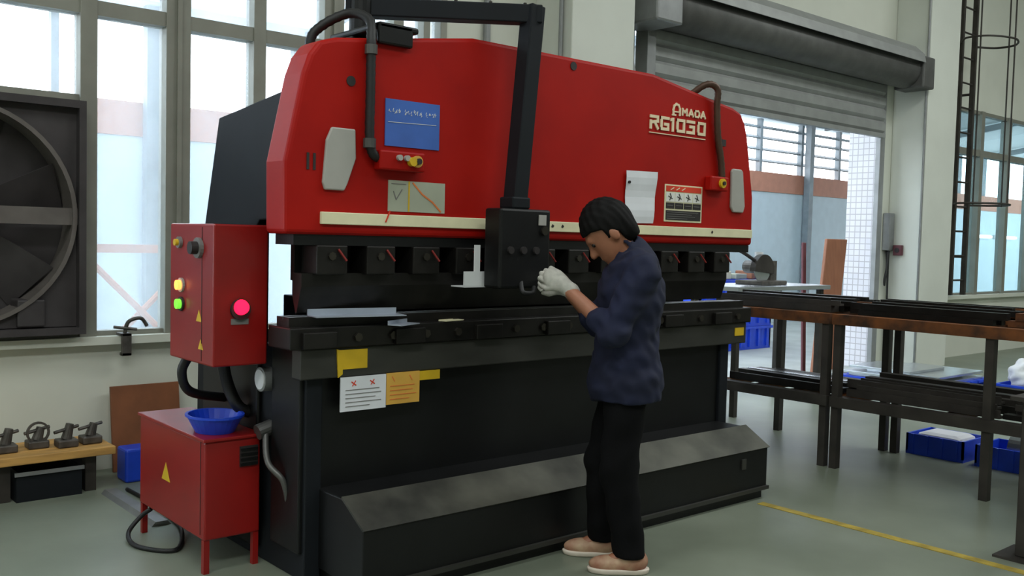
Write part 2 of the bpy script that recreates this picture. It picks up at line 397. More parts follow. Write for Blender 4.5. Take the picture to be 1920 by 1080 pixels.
# caged ladder right of the column
r = root('wall_ladder', (13.2, 5.9, 0), 'tall dark steel wall ladder with safety cage right of the column', 'ladder')
for x in (12.85, 13.24): G().box(x - .025, x + .025, 5.87, 5.93, .9, 6.6).done('rail', 'rack_steel', r)
for i in range(17): G().cyl((12.85, 5.9, 1.1 + i * .33), (13.24, 5.9, 1.1 + i * .33), .013, n=8).done('rung', 'rack_steel', r)
for z in (2.12, 4.25):
    pts = [(13.24, 5.9, z), (13.5, 5.72, z), (13.45, 5.45, z), (13.05, 5.3, z), (12.66, 5.45, z), (12.6, 5.72, z), (12.85, 5.9, z)]
    G().tube(pts, .014, n=6).done('cage_hoop', 'rack_steel', r)
for x, y in ((13.48, 5.55), (13.05, 5.3), (12.62, 5.55)):
    G().cyl((x, y, 2.1), (x, y, 6.4), .01, n=6).done('cage_bar', 'rack_steel', r)
for z in (1.4, 3.6, 5.6):
    for x in (12.85, 13.24): G().box(x - .015, x + .015, 5.93, YW, z, z + .03).done('wall_bracket', 'rack_steel', r)

# floor markings and trunking
B('floor_line', 'yellow_line', None, 4.705, 4.765, -2, 3.22, .0, .003, label='worn yellow marking line on the green floor right of the press', cat='floor line')
g = G(); g.prism([(1.775, 0), (1.795, .022), (1.855, .022), (1.875, 0)], 'y', 4.8, 5.58); g.done('cable_trunking', 'galvanised', None, label='grey metal cable trunking on the floor running to the wall', cat='trunking')
G().tube([(1.91, 5.55, .012), (1.92, 5.2, .012), (1.9, 4.85, .012), (1.85, 4.6, .012), (1.72, 4.35, .012), (1.6, 4.5, .012), (1.61, 4.66, .03), (1.68, 4.7, .09), (1.72, 4.66, .135)], .011).done('power_cable', 'black_rubber', None, smooth=True, label='black cable looping on the floor under the red cabinet', cat='cable')

# ================================================================== PRESS BRAKE
P = root('press_brake', (3.49, 3.9, 0), 'large red and black hydraulic press brake with white strip along its ram', 'press brake')
x0, x1 = 1.89, 5.09
# C-shaped side frames
cf = [(3.64, 0), (3.64, 1.0), (4.1, 1.0), (4.16, 1.06), (4.16, 1.5), (4.1, 1.56), (3.76, 1.56), (3.76, 2.14), (4.55, 2.06), (4.72, 1.5), (4.78, .9), (4.8, 0)]
for a, b in ((2.0, 2.08), (4.87, 4.95)):
    G().prism(cf, 'x', a, b).done('side_frame', 'navy_paint', P, bevel=.006)
B('back_beam', 'navy_paint', P, 2.08, 4.87, 4.3, 4.5, 1.5, 2.0); B('back_beam', 'navy_paint', P, 2.08, 4.87, 4.3, 4.5, .3, 1.0)
# bed
B('bed', 'black_paint', P, 1.98, 4.98, 3.66, 3.92, .12, 1.0, bevel=.008)
B('apron', 'apron_steel', P, x0 + .06, x1 - .02, 3.6, 3.68, .885, 1.015, bevel=.006)
B('bed_rail', 'dark_steel', P, x0, x1, 3.58, 3.78, 1.017, 1.11, bevel=.006)
for i in range(17):
    x = x0 + .14 + i * .182
    G().cyl((x, 3.58, 1.06), (x, 3.566, 1.06), .02, n=6).done('bolt', 'bolt_steel', P)
for i in range(7): B('clamp_block', 'dark_steel', P, x0 + .05 + i * .46, x0 + .21 + i * .46, 3.555, 3.58, 1.02, 1.09, bevel=.004)
G().prism([(3.63, 1.11), (3.74, 1.11), (3.74, 1.15), (3.695, 1.15), (3.685, 1.135), (3.675, 1.15), (3.63, 1.15)], 'x', x0 + .02, x1 - .02).done('lower_die', 'dark_steel', P)
# foot: platform with a sloping tread plate
g = G(); g.prism([(3.28, .05), (3.28, .3), (3.45, .4), (3.665, .4), (3.665, .05)], 'x', 2.07, 4.88); g.done('foot_housing', 'black_paint', P, bevel=.006)
g = G(); g.prism([(3.276, .3), (3.45, .402), (3.445, .41), (3.268, .306)], 'x', 2.065, 4.885); g.done('tread_plate', 'tread_plate', P)
B('plinth', 'black_paint', P, 2.09, 4.86, 3.3, 3.7, 0, .05)
B('bottom_rail', 'apron_steel', P, 2.07, 4.88, 3.262, 3.284, .055, .075)
B('end_hatch', 'apron_steel', P, 4.62, 4.66, 3.272, 3.281, .2, .26)
# ram
half = [(1.87, 1.5), (1.866, 1.8), (1.945, 2.17), (1.975, 2.25), (2.02, 2.31), (2.1, 2.335), (2.28, 2.36), (2.84, 2.445)]
poly = half + [(6.96 - x, z) for x, z in half[::-1]]
poly[-1] = (5.1, 1.5)
G().prism(poly, 'y', 3.6, 3.78).done('ram', 'red_paint', P, bevel=.02, seg=3)
B('ram_strip', 'cream_strip', P, 2.03, 5.075, 3.585, 3.602, 1.545, 1.597, bevel=.003)
B('ram_foot', 'black_paint', P, 1.92, 5.09, 3.62, 3.78, 1.455, 1.5)
for x, z in ((2.17, 2.159), (3.49, 2.401)):
    G().cyl((x, 3.605, z), (x, 3.596, z), .022, n=16).done('lifting_hole', 'ink_black', P)
for x in (1.97, 2.0): B('slot_mark', 'ink_black', P, x - .006, x + .006, 3.597, 3.602, 1.77, 1.84)
B('clamp_gap_blocker', 'black_paint', P, 1.99, 4.97, 3.742, 3.775, 1.3, 1.456)  # dark plate added so no light shows between the clamps
for i in range(12):
    x = 2.02 + i * .246
    c = G().box(x, x + .15, 3.6, 3.74, 1.33, 1.456).done('punch_clamp', 'dark_steel', P, bevel=.006)
    G().cyl((x + .07, 3.6, 1.41), (x + .07, 3.59, 1.41), .018, n=8).done('clamp_bolt', 'bolt_steel', c)
    G().cyl((x + .1, 3.595, 1.44), (x + .13, 3.575, 1.39), .005, n=6).done('lever', 'lever_red', c)
G().prism([(3.64, 1.335), (3.72, 1.335), (3.72, 1.24), (3.69, 1.165), (3.68, 1.165), (3.655, 1.24), (3.64, 1.28)], 'x', 1.97, 4.9).done('upper_punch', 'dark_steel', P)
B('die_gap_blocker', 'black_paint', P, 2.1, 4.85, 3.93, 4.05, 1.001, 1.22, bevel=.005)  # dark bar added to block the bright gap between punch and die
# grey covers with angled corners
for poly_ in ([(2.045, 1.69), (2.035, 1.72), (2.05, 1.9), (2.075, 1.955), (2.19, 1.955), (2.195, 1.83), (2.155, 1.72), (2.14, 1.69)], [(4.875, 1.7), (4.85, 1.73), (4.845, 1.95), (4.86, 1.965), (4.945, 1.965), (4.96, 1.95), (4.99, 1.74), (4.975, 1.7)]):
    G().prism(poly_, 'y', 3.585, 3.602).done('cover_plate', 'plate_grey', P, bevel=.006)
# blue print plate and switch box under it
pl = B('blue_plate', 'blue_print', P, 2.345, 2.64, 3.595, 3.601, 1.9, 2.107, label='blue instruction plate with a row of white characters')
g = G()
rs = random.Random(3)
for gx, nch in ((2.36, 4), (2.445, 6), (2.56, 4)):
    for c in range(nch):
        xx = gx + c * .0165
        for k in range(4):
            a = (xx + rs.uniform(0, .011), 2.042 + rs.uniform(0, .018)); b_ = (a[0] + rs.choice((.005, 0, .003)), a[1] + rs.choice((0, .009, .005)))
            if a != b_: g.stroke([a, b_], .0018, 3.5935, 3.5952)
g.done('print_row', 'white_print', pl)
g = G(); g.stroke([(2.36, 2.005), (2.62, 2.012)], .002, 3.5935, 3.5952); g.done('print_rule', 'white_print', pl)
sb = B('switch_panel', 'red_paint', P, 2.29, 2.53, 3.545, 3.6, 1.79, 1.875, bevel=.008)
for x in (2.385, 2.425): G().cyl((x, 3.545, 1.846), (x, 3.528, 1.846), .013, n=14).done('button', 'plate_grey', sb)
G().cyl((2.45, 3.545, 1.832), (2.45, 3.52, 1.832), .02, n=16).done('button', 'yellow_print', sb)
G().cyl((2.48, 3.545, 1.835), (2.48, 3.53, 1.835), .026, n=18).done('switch_ring', 'orange_print', sb); G().cyl((2.48, 3.53, 1.835), (2.48, 3.518, 1.835), .014, n=14).done('switch_knob', 'ink_black', sb)
ch = B('chart_plate', 'chart_green', P, 2.368, 2.68, 3.596, 3.601, 1.612, 1.75, label='grey-green bending chart with an orange curve')
g = G(); g.stroke([(2.478, 1.617), (2.478, 1.745)], .007, 3.594, 3.5962); g.done('chart_axis', 'yellow_print', ch)
g = G(); g.stroke([(2.5, 1.742), (2.55, 1.695), (2.61, 1.66), (2.655, 1.62)], .007, 3.594, 3.5962); g.done('chart_curve', 'ink_orange', ch)
g = G(); g.stroke([(2.395, 1.7), (2.41, 1.665), (2.44, 1.71)], .004, 3.594, 3.5962); g.stroke([(2.385, 1.735), (2.46, 1.735)], .003, 3.594, 3.5962); g.done('chart_figure', 'ink_grey', ch)
g = G(); g.stroke([(2.37, 1.61), (2.35, 1.565)], .006, 3.582, 3.586); g.done('paint_chip', 'ink_red', P)
for x in (3.35, 3.42, 3.75, 4.66): G().prism([(x, 1.57), (x + .012, 1.565), (x + .02, 1.575), (x + .008, 1.583)], 'y', 3.583, 3.587).done('paint_chip', 'ink_black', P)
# maker lettering
yl0, yl1 = 3.594, 3.602
g = G()
g.stroke([(4.285, 2.234), (4.31, 2.234)], .009, yl0, yl1); g.stroke([(4.293, 2.236), (4.29, 2.262), (4.297, 2.285), (4.315, 2.297), (4.335, 2.292), (4.347, 2.272), (4.347, 2.238)], .012, yl0, yl1)
g.stroke([(4.297, 2.252), (4.345, 2.254)], .007, yl0, yl1)
def L_(x, z, h, w_, seq):
    for st in seq: g.stroke([(x + a * w_, z + b * h) for a, b in st], .010, yl0, yl1)
Mm = [[(0, 0), (0, 1), (.5, .45), (1, 1), (1, 0)]]; Aa = [[(0, 0), (.5, 1), (1, 0)], [(.2, .3), (.8, .3)]]; Dd = [[(0, 0), (0, 1), (.7, 1), (1, .7), (1, .3), (.7, 0), (0, 0)]]
for ch_, x in ((Mm, 4.372), (Aa, 4.43), (Dd, 4.487), (Aa, 4.541)): L_(x, 2.242, .034, .038, ch_)
g.done('maker_lettering', 'logo_cream', P)
g = G()
def Q(x, seq):
    for st in seq: g.stroke([(x + a * .058, 2.146 + b * .062) for a, b in st], .0165, yl0, yl1)
Q(4.1, [[(0, 1), (1, 1), (1, .62), (.25, .5)], [(.0, 0), (0, .55)], [(.55, .5), (1, .0)]])
Q(4.19, [[(1, 1), (0, 1), (0, 0), (1, 0), (1, .45), (.55, .45)]])
Q(4.275, [[(0, .95), (.25, 1), (.25, 0)]])
Q(4.33, [[(0, 0), (0, 1), (1, 1), (1, 0), (0, 0)]])
Q(4.42, [[(.0, 1), (1, 1)], [(.45, .55), (1, .55), (1, 0), (0, 0)]])
Q(4.52, [[(0, 0), (0, 1), (1, 1), (1, 0), (0, 0)]])
g.done('model_lettering', 'logo_cream', P)
g = G(); g.stroke([(4.092, 2.118), (4.585, 2.118)], .005, yl0, yl1); g.done('lettering_rule', 'logo_cream', P)
# warning label and taped paper
wl = B('warning_label', 'cream_strip', P, 4.24, 4.578, 3.597, 3.601, 1.625, 1.838, label='warning label with red header and black text blocks')
B('header', 'ink_red', wl, 4.25, 4.568, 3.595, 3.5972, 1.798, 1.83)
for i in range(4):
    a = 4.252 + i * .08
    B('pictogram_field', 'white_print', wl, a, a + .074, 3.595, 3.5972, 1.74, 1.792)
    g = G(); x = a + .03; g.stroke([(x, 1.75), (x + .012, 1.768), (x + .002, 1.785)], .005, 3.593, 3.5952); g.stroke([(x - .012, 1.77), (x + .022, 1.758)], .004, 3.593, 3.5952); g.done('pictogram', 'ink_black', wl)
    B('text_block', 'ink_black', wl, a, a + .074, 3.595, 3.5972, 1.7, 1.734)
B('text_block', 'ink_black', wl, 4.252, 4.566, 3.595, 3.5972, 1.635, 1.69)
for i in range(4):
    g = G(); g.stroke([(4.262, 1.68 - i * .012), (4.262 + (.28, .22, .25, .18)[i], 1.68 - i * .012)], .0025, 3.5935, 3.5952); g.done('text_line', 'ink_grey', wl)
    g = G(); g.stroke([(4.262 + i * .08, 1.718), (4.31 + i * .08, 1.718)], .003, 3.5935, 3.5952); g.done('text_line', 'ink_grey', wl)
for i in range(3):
    g = G(); g.stroke([(4.29 + i * .05, 1.808), (4.315 + i * .05, 1.82)], .005, 3.5935, 3.5952); g.done('header_mark', 'cream_strip', wl)
g = G(); nx, nz_ = 6, 8; V = {}
for i in range(nx + 1):
    for j in range(nz_ + 1):
        u, v = i / nx, j / nz_
        V[i, j] = (3.905 + u * (.245 - .012 * (1 - v)), 3.590 - .012 * u * u * v - .004 * math.sin(v * 9), 1.605 + v * .288 + .005 * u)
for lay in (0, 1):
    vv = {k_: g.bm.verts.new((c[0], c[1] + .0012 * lay, c[2])) for k_, c in V.items()}
    for i in range(nx):
        for j in range(nz_): g.bm.faces.new((vv[i, j], vv[i + 1, j], vv[i + 1, j + 1], vv[i, j + 1]))
pp = g.done('taped_sheet', 'paper_white', P, label='blank white paper taped to the red ram')
G().cyl((3.925, 3.592, 1.83), (3.925, 3.578, 1.83), .008, n=8).done('magnet', 'ink_black', pp)
# conduits
G().tube([(2.08, 3.83, 2.1), (2.09, 3.82, 2.33), (2.13, 3.8, 2.41), (2.23, 3.73, 2.475), (2.275, 3.63, 2.44), (2.25, 3.57, 2.34), (2.25, 3.57, 2.25), (2.25, 3.57, 2.1), (2.25, 3.57, 1.93), (2.265, 3.57, 1.86), (2.3, 3.575, 1.84)], .02, n=10, ribs=.12).done('conduit_hose', 'black_rubber', P, smooth=True)
for z in (2.3, 1.9): G().cyl((2.25, 3.57, z - .02), (2.25, 3.57, z + .02), .028, n=12).done('hose_fitting', 'hose_grey', P)
G().tube([(4.52, 3.7, 2.36), (4.58, 3.6, 2.44), (4.645, 3.565, 2.42), (4.655, 3.57, 2.32), (4.68, 3.575, 2.15), (4.72, 3.575, 2.0), (4.735, 3.575, 1.9)], .019, n=10, ribs=.12).done('conduit_hose', 'hose_brown', P, smooth=True)
B('hose_clip', 'ink_black', P, 4.715, 4.755, 3.57, 3.6, 2.09, 2.13)
kb = B('key_box', 'red_paint', P, 4.6, 4.77, 3.55, 3.6, 1.82, 1.905, bevel=.008)
G().cyl((4.7, 3.55, 1.865), (4.7, 3.535, 1.865), .028, n=16).done('key_ring', 'yellow_print', kb); G().cyl((4.7, 3.535, 1.865), (4.7, 3.525, 1.865), .012, n=12).done('key_slot', 'ink_black', kb)
# swinging pendant arm
g = G(); g.box(2.29, 2.47, 3.57, 3.598, 2.335, 2.43); g.box(2.29, 2.5, 3.57, 4.0, 2.4, 2.43); g.box(2.29, 2.5, 3.79, 4.0, 2.25, 2.4); g.done('arm_bracket', 'black_paint', P, bevel=.01)
G().cyl((2.4, 3.9, 2.43), (2.4, 3.9, 2.6), .055, n=18).done('arm_pivot', 'black_paint', P)
A0, A1, A2 = Vector((2.4, 3.92, 2.56)), Vector((3.07, 3.45, 2.565)), Vector((2.985, 3.45, 1.66))
def beam(p, q, wd, side):
    g = G(); d = (q - p).normalized(); s1 = d.cross(Vector(side)).normalized() * wd / 2; s2 = d.cross(s1).normalized() * wd / 2
    V = [g.bm.verts.new(c) for c in (p - s1 - s2, p + s1 - s2, p + s1 + s2, p - s1 + s2, q - s1 - s2, q + s1 - s2, q + s1 + s2, q - s1 + s2)]
    for f_ in ((3, 2, 1, 0), (4, 5, 6, 7), (0, 1, 5, 4), (1, 2, 6, 5), (2, 3, 7, 6), (3, 0, 4, 7)): g.bm.faces.new([V[i] for i in f_])
    return g
d01 = (A1 - A0).normalized()
am = beam(A0 - d01 * .06, A1 + d01 * .04, .085, (0, 0, 1)).done('pendant_arm', 'navy_paint', P, bevel=.006)
for t in (.15, .35, .55, .75, .95):
    c = A0.lerp(A1, t) + Vector((0, 0, .042)); G().cyl(c, c + Vector((0, 0, .014)), .009, n=8).done('screw', 'bolt_steel', am)
dp = beam(A1 + Vector((0, 0, .042)), A2, .085, (0, 1, 0)).done('drop_pole', 'navy_paint', P, bevel=.006)
for t in (.1, .3, .5, .7, .9):
    c = A1.lerp(A2, t) + Vector((.042, 0, 0)); G().cyl(c, c + Vector((.014, 0, 0)), .009, n=8).done('screw', 'bolt_steel', dp)
B('pole_collar', 'navy_paint', P, 2.93, 3.04, 3.4, 3.5, 1.645, 1.7, bevel=.008)
pb = B('pendant_box', 'black_paint', P, 2.85, 3.165, 3.39, 3.51, 1.27, 1.645, bevel=.012, label='black control pendant box hanging in front of the ram')
B('badge', 'plate_grey', pb, 3.085, 3.13, 3.384, 3.391, 1.57, 1.62); G().cyl((3.12, 3.39, 1.545), (3.12, 3.378, 1.545), .022, n=14).done('button', 'bolt_steel', pb)
for i in range(3): G().cyl((2.91 + i * .08, 3.39, 1.45), (2.91 + i * .08, 3.378, 1.45), .018, n=12).done('button', 'ink_black', pb)
G().tube([(2.99, 3.4, 1.3), (2.97, 3.36, 1.255), (3.03, 3.36, 1.25), (3.06, 3.38, 1.275)], .012).done('tail_cable', 'black_rubber', pb, smooth=True)
# stickers on the apron and bed
B('sticker', 'yellow_print', P, 2.125, 2.275, 3.596, 3.601, .92, 1.005); 
g = G(); g.prism([(2.12, 1.01), (2.15, 1.0), (2.15, .9), (2.128, .885)], 'y', 3.594, 3.6); g.done('sticker', 'yellow_print', P)
ns = B('notice_sheet', 'paper_white', P, 2.14, 2.372, 3.592, 3.599, .735, .885, label='white notice sheet with two red marks')
for x in (2.205, 2.3):
    g = G(); g.stroke([(x - .01, .862), (x + .01, .848)], .005, 3.5905, 3.5922); g.stroke([(x - .006, .846), (x + .008, .866)], .004, 3.5905, 3.5922); g.done('notice_mark', 'ink_red', ns)
for i in range(5): g = G(); g.stroke([(2.165, .828 - i * .018), (2.165 + (.17, .18, .15, .18, .12)[i], .828 - i * .018)], .003, 3.5905, 3.5922); g.done('notice_line', 'ink_grey', ns)
ob = B('orange_notice', 'orange_print', P, 2.375, 2.555, 3.592, 3.599, .745, .887, label='orange-yellow notice sheet')
for x in (2.405, 2.5): g = G(); g.stroke([(x, .87), (x + .012, .85)], .004, 3.5905, 3.5922); g.done('notice_mark', 'ink_orange', ob)
for i in range(4): g = G(); g.stroke([(2.395, .828 - i * .02), (2.395 + (.13, .12, .14, .1)[i], .828 - i * .02)], .003, 3.5905, 3.5922); g.done('notice_line', 'ink_orange', ob)
B('sticker', 'yellow_print', P, 2.555, 2.673, 3.596, 3.601, .842, .884); B('sticker', 'yellow_print', P, 4.95, 5.04, 3.596, 3.601, .935, .985)
# control box hung from the left frame, on a bracket
cb = B('control_box', 'red_cabinet', P, 1.69, 1.94, 3.885, 4.36, .925, 1.535, bevel=.008, label='red control box with indicator lamps')
B('box_bracket', 'black_paint', P, 1.9, 2.0, 4.0, 4.3, 1.0, 1.5); B('box_seam', 'ink_black', cb, 1.688, 1.691, 4.0, 4.003, .94, 1.52)
def xdisc(y, z, r_, x_, dx, m_, nm, par): G().cyl((x_, y, z), (x_ - dx, y, z), r_, n=18).done(nm, m_, par)
xdisc(4.03, 1.43, .045, 1.69, .015, 'ink_grey', 'dial', cb); xdisc(4.03, 1.43, .028, 1.675, .03, 'ink_black', 'knob', cb)
xdisc(4.24, 1.45, .026, 1.69, .014, 'ink_grey', 'dial', cb); xdisc(4.24, 1.45, .015, 1.676, .015, 'yellow_print', 'knob', cb)
xdisc(4.22, 1.26, .032, 1.69, .01, 'plate_grey', 'bezel', cb); xdisc(4.22, 1.26, .022, 1.68, .018, 'lamp_orange', 'lamp', cb)
xdisc(4.22, 1.175, .032, 1.69, .01, 'ink_black', 'bezel', cb); xdisc(4.22, 1.175, .022, 1.68, .018, 'lamp_green', 'lamp', cb)
def ytri(yc, z, s_, x_, par):
    g = G(); g.prism([(yc - s_, z), (yc + s_, z), (yc, z + 1.7 * s_)], 'x', x_ - .0015, x_ + .001); t_ = g.done('warning_triangle', 'yellow_print', par)
ytri(4.03, 1.11, .03, 1.69, cb); ytri(4.01, .99, .026, 1.69, cb)
G().cyl((1.81, 3.885, 1.17), (1.81, 3.87, 1.17), .045, n=20).done('bezel', 'ink_black', cb); G().cyl((1.81, 3.87, 1.18), (1.81, 3.85, 1.18), .034, .028, n=20).done('lamp', 'lamp_red', cb)
B('lamp_tag', 'ink_grey', cb, 1.77, 1.85, 3.882, 3.886, 1.105, 1.13)
G().tube([(1.77, 4.32, .93), (1.74, 4.34, .85), (1.79, 4.36, .75), (1.98, 4.4, .7)], .022).done('trunk_cable', 'black_rubber', P, smooth=True)
G().tube([(1.87, 4.2, .93), (1.9, 4.2, .8), (1.93, 4.15, .7), (2.0, 4.15, .66)], .028).done('trunk_cable', 'black_rubber', P, smooth=True)
B('side_cover', 'black_paint', P, 1.975, 2.0, 4.05, 4.66, .05, .95, bevel=.01)
gx = G().cyl((2.0, 3.97, .845), (1.95, 3.97, .845), .055, n=24).done('gauge', 'galvanised', P, smooth=False); G().cyl((1.95, 3.97, .845), (1.945, 3.97, .845), .045, n=24).done('gauge_face', 'plastic_white', gx)
G().cyl((2.0, 3.95, .63), (1.93, 3.95, .61), .035, n=16).done('valve', 'hose_grey', P)
G().tube([(1.97, 3.95, .63), (1.93, 3.85, .5), (1.97, 3.78, .42), (2.0, 3.78, .3)], .014).done('pipe', 'hose_grey', P, smooth=True)

# pieces lying on the bed
def bent(name, m_, x, y, z, ln, wd, hh, rz, label, cat='sheet metal'):
    g = G(); g.prism([(-wd / 2, 0), (wd / 2, 0), (wd / 2, hh), (wd / 2 - .004, hh), (wd / 2 - .004, .004), (-wd / 2, .004)], 'x', -ln / 2, ln / 2)
    rm = rotm('Z', rz)
    for v in g.bm.verts: v.co = rm @ v.co + Vector((x, y, z))
    return g.done(name, m_, None, label=label, cat=cat)
bent('bent_strip', 'sheet_steel', 2.22, 3.595, 1.1505, .42, .11, .03, -8, 'pale bent steel strip lying at the left end of the press bed')
bent('bent_strip', 'sheet_steel', 2.42, 3.53, 1.1105, .16, .07, .02, 25, 'small dark folded steel piece beside the pale strip on the bed')
bent('bent_strip', 'cream_strip', 2.74, 3.605, 1.1105, .13, .045, .006, 12, 'small beige plate resting on the bed left of the worker')
g = G(); g.box(2.76, 2.97, 3.535, 3.545, 1.275, 1.345); g.box(2.82, 2.85, 3.535, 3.545, 1.345, 1.47); g.box(2.76, 2.95, 3.535, 3.6395, 1.27, 1.276)  # white shape added for bright background light seen through the tooling
g.done('gap_light_shape', 'plastic_white', None, label='white L-shaped stand-in for daylight seen through the punch gap beside the pendant box', cat='bracket')

# ================================================================== RED CABINET
r = root('red_cabinet', (1.83, 4.35, 0), 'low red steel cabinet on thin legs in front of the press side', 'cabinet')
B('body', 'red_cabinet', r, 1.7, 1.96, 3.98, 4.76, .15, .585, bevel=.008); B('top', 'red_cabinet', r, 1.69, 1.97, 3.97, 4.77, .585, .6, bevel=.004)
for x in (1.715, 1.945):
    for y in (4.0, 4.74): B('leg', 'red_cabinet', r, x - .013, x + .013, y - .013, y + .013, 0, .15)
ytri(4.42, .33, .05, 1.7, r)
B('vent', 'ink_black', r, 1.86, 1.945, 3.972, 3.981, .46, .55)
for i in range(4): B('vent_slat', 'black_paint', r, 1.862, 1.943, 3.966, 3.973, .465 + i * .022, .475 + i * .022)
B('door_seam', 'ink_black', r, 1.698, 1.701, 4.02, 4.023, .17, .59)
# basin on the cabinet
g = G(); n_ = 28
prof = [(.0, 0), (.07, 0), (.1, .055), (.105, .055), (.105, .062), (.095, .062), (.067, .006), (0, .006)]
rings = []
for rr, z in prof[1:-1]: rings.append([g.bm.verts.new((1.81 + rr * 1.2 * math.cos(2 * math.pi * k / n_), 4.13 + rr * 1.4 * math.sin(2 * math.pi * k / n_), (.6005 + z * 1.3))) for k in range(n_)])
for a, b_ in zip(rings, rings[1:]):
    for k in range(n_): g.bm.faces.new((a[k], a[(k + 1) % n_], b_[(k + 1) % n_], b_[k]))
g.bm.faces.new(rings[0]); g.bm.faces.new(rings[-1])
g.done('basin', 'blue_plastic', None, label='shallow blue plastic basin standing on the red cabinet', cat='basin')

# ================================================================== LEFT WALL CLUTTER
r = root('low_bench', (1.4, 5.8, 0), 'low wooden plank bench with metal parts by the left wall', 'bench')
for i in range(3): B('plank', 'wood_plank', r, .6, 1.87, 5.62 + i * .135, 5.745 + i * .135, .21, .255, bevel=.004)
for x in (.75, 1.3, 1.75): B('leg', 'rack_steel', r, x - .03, x + .03, 5.68, 5.74, 0, .21); B('leg', 'rack_steel', r, x - .03, x + .03, 5.92, 5.98, 0, .21)
names = ['dark cast handwheel at the left end of the low bench', 'dark cast clamp with upright screw on the low bench', 'grey cast flange in the middle of the low bench', 'small grey vise block on the low bench', 'dark clamp at the right end of the low bench']
for i, x in enumerate((.95, 1.33, 1.5, 1.64, 1.78)):
    r = root('machine_part', (x, 5.8, .256), names[i], 'machine part', 'cast parts on the low bench')
    y = 5.76 + .03 * (i % 3)
    G().box(x - .055, x + .055, y - .05, y + .05, .256, .3).done('base', 'parts_cast', r, bevel=.008)
    G().cyl((x, y, .3), (x + .02, y, .37 + .015 * (i % 2)), .03, .022, n=14).done('body', 'parts_cast', r)
    G().cyl((x - .07, y - .02, .345), (x + .07, y + .02, .365), .01, n=8).done('lever', 'parts_cast', r)
    if i in (0, 2): G().ring((x, y - .03, .345), 'y', .05, .012, .015, 20).done('rim', 'parts_cast', r)
for i, x in enumerate((1.02, 1.52)):
    r = root('crate', (x, 5.8, 0), 'grey storage crate under the low bench, %s' % ('left of the other' if i == 0 else 'right of the other'), 'crate', 'crates under the low bench')
    g = G(); g.box(x - .17, x + .17, 5.64, 5.655, .02, .16); g.box(x - .17, x + .17, 5.935, 5.95, .02, .16); g.box(x - .17, x - .155, 5.655, 5.935, .02, .16); g.box(x + .155, x + .17, 5.655, 5.935, .02, .16); g.box(x - .17, x + .17, 5.64, 5.95, 0, .02)
    g.done('body', 'navy_paint', r); B('rim', 'galvanised', r, x - .18, x + .18, 5.628, 5.64, .145, .165)
g = G(); g.box(1.99, 2.42, 6.02, 6.045, 0, .53, rot=rotm('X', -7), piv=(2.2, 6.03, 0)); g.done('plywood_board', 'wood_dark', None, bevel=.003, label='brown plywood board leaning on the wall below the window', cat='board')
g = G(); g.box(1.96, 2.18, 5.72, 5.88, .0, .2); g.done('blue_bin', 'blue_plastic', None, bevel=.015, label='small blue bin on the floor behind the red cabinet', cat='bin')
r = root('sill_clamp', (2.1, 6.1, .842), 'dark metal clamp fixed to the window sill above the bench', 'clamp')
g = G(); g.box(2.04, 2.1, 6.03, 6.14, .841, .86); g.box(2.04, 2.1, 6.03, 6.05, .72, .86); g.box(2.04, 2.1, 6.03, 6.075, .72, .74); g.done('jaw', 'parts_cast', r, bevel=.004)
G().tube([(2.07, 6.07, .86), (2.09, 6.06, .93), (2.16, 6.05, .95), (2.2, 6.05, .9)], .012).done('arm', 'parts_cast', r, smooth=True); G().cyl((2.0, 6.06, .9), (2.14, 6.06, .88), .01, n=8).done('handle', 'parts_cast', r)

# ================================================================== STEEL RACKS (right)
def rack(ya, yb, label, mids=()):
    r = root('steel_rack', (6.33, (ya + yb) / 2, 0), label, 'rack', 'rusty steel racks beside the press')
    for x in (5.92, 6.75):
        for y in (ya, yb) + mids: B('post', 'rack_steel', r, x - .028, x + .028, y - .025, y + .025, 0, .98)
    for z in (.42, .98):
        for x in (5.92, 6.75): B('side_rail', 'rust_steel' if z > .9 else 'rack_steel', r, x - .04, x + .04, ya - .035, yb + .035, z, z + .07)
        for k in range(4):
            y = ya + (yb - ya) * k / 3; B('cross_bar', 'rust_steel', r, 5.96, 6.71, y - .03, y + .03, z + .01, z + .06)
    return r
rack(3.54, 4.45, 'short rusty steel rack half hidden behind the press end')
rack(1.25, 3.45, 'long rusty steel rack running out of the picture at right', (2.45,))
rs = random.Random(11)
def bars(ya, yb, z, nx_, label, group, mats, layers=2, hs=(.03, .05), skipp=.0):
    for k in range(nx_):
        zz = z
        for l in range(layers):
            if rs.random() < skipp: break
            x = 5.99 + (6.68 - 5.99) * (k + .5) / nx_ + rs.uniform(-.008, .008); h = rs.uniform(*hs); wd = .68 / nx_ * rs.uniform(.62, .82)
            a = ya + rs.uniform(-.12, .06); b_ = yb + rs.uniform(-.06, .12)
            g = G(); s_ = rs.random()
            if s_ < .5: g.box(x - wd / 2, x + wd / 2, a, b_, zz, zz + h)
            else: g.prism([(x - wd / 2, zz), (x + wd / 2, zz), (x + wd / 2, zz + .014), (x - wd / 2 + .014, zz + .014), (x - wd / 2 + .014, zz + h), (x - wd / 2, zz + h)], 'y', a, b_)
            lb = '%s, %s from the aisle%s' % (label, ('first', 'second', 'third', 'fourth', 'fifth', 'sixth', 'seventh', 'eighth', 'ninth')[k], '' if layers == 1 else (', lower layer' if l == 0 else ', upper layer'))
            g.done('tool_bar', rs.choice(mats), None, label=lb, cat='steel bar', group=group); zz += h + .0005
bars(3.6, 4.5, 1.0505, 9, "steel bar atop the short rack", 'bars on the far rack top', ['dark_steel', 'dark_steel', 'rack_steel'])
bars(2.5, 3.4, 1.0505, 9, "steel bar atop the long rack's far half", 'bars on the middle rack top', ['dark_steel', 'dark_steel', 'rust_steel'])
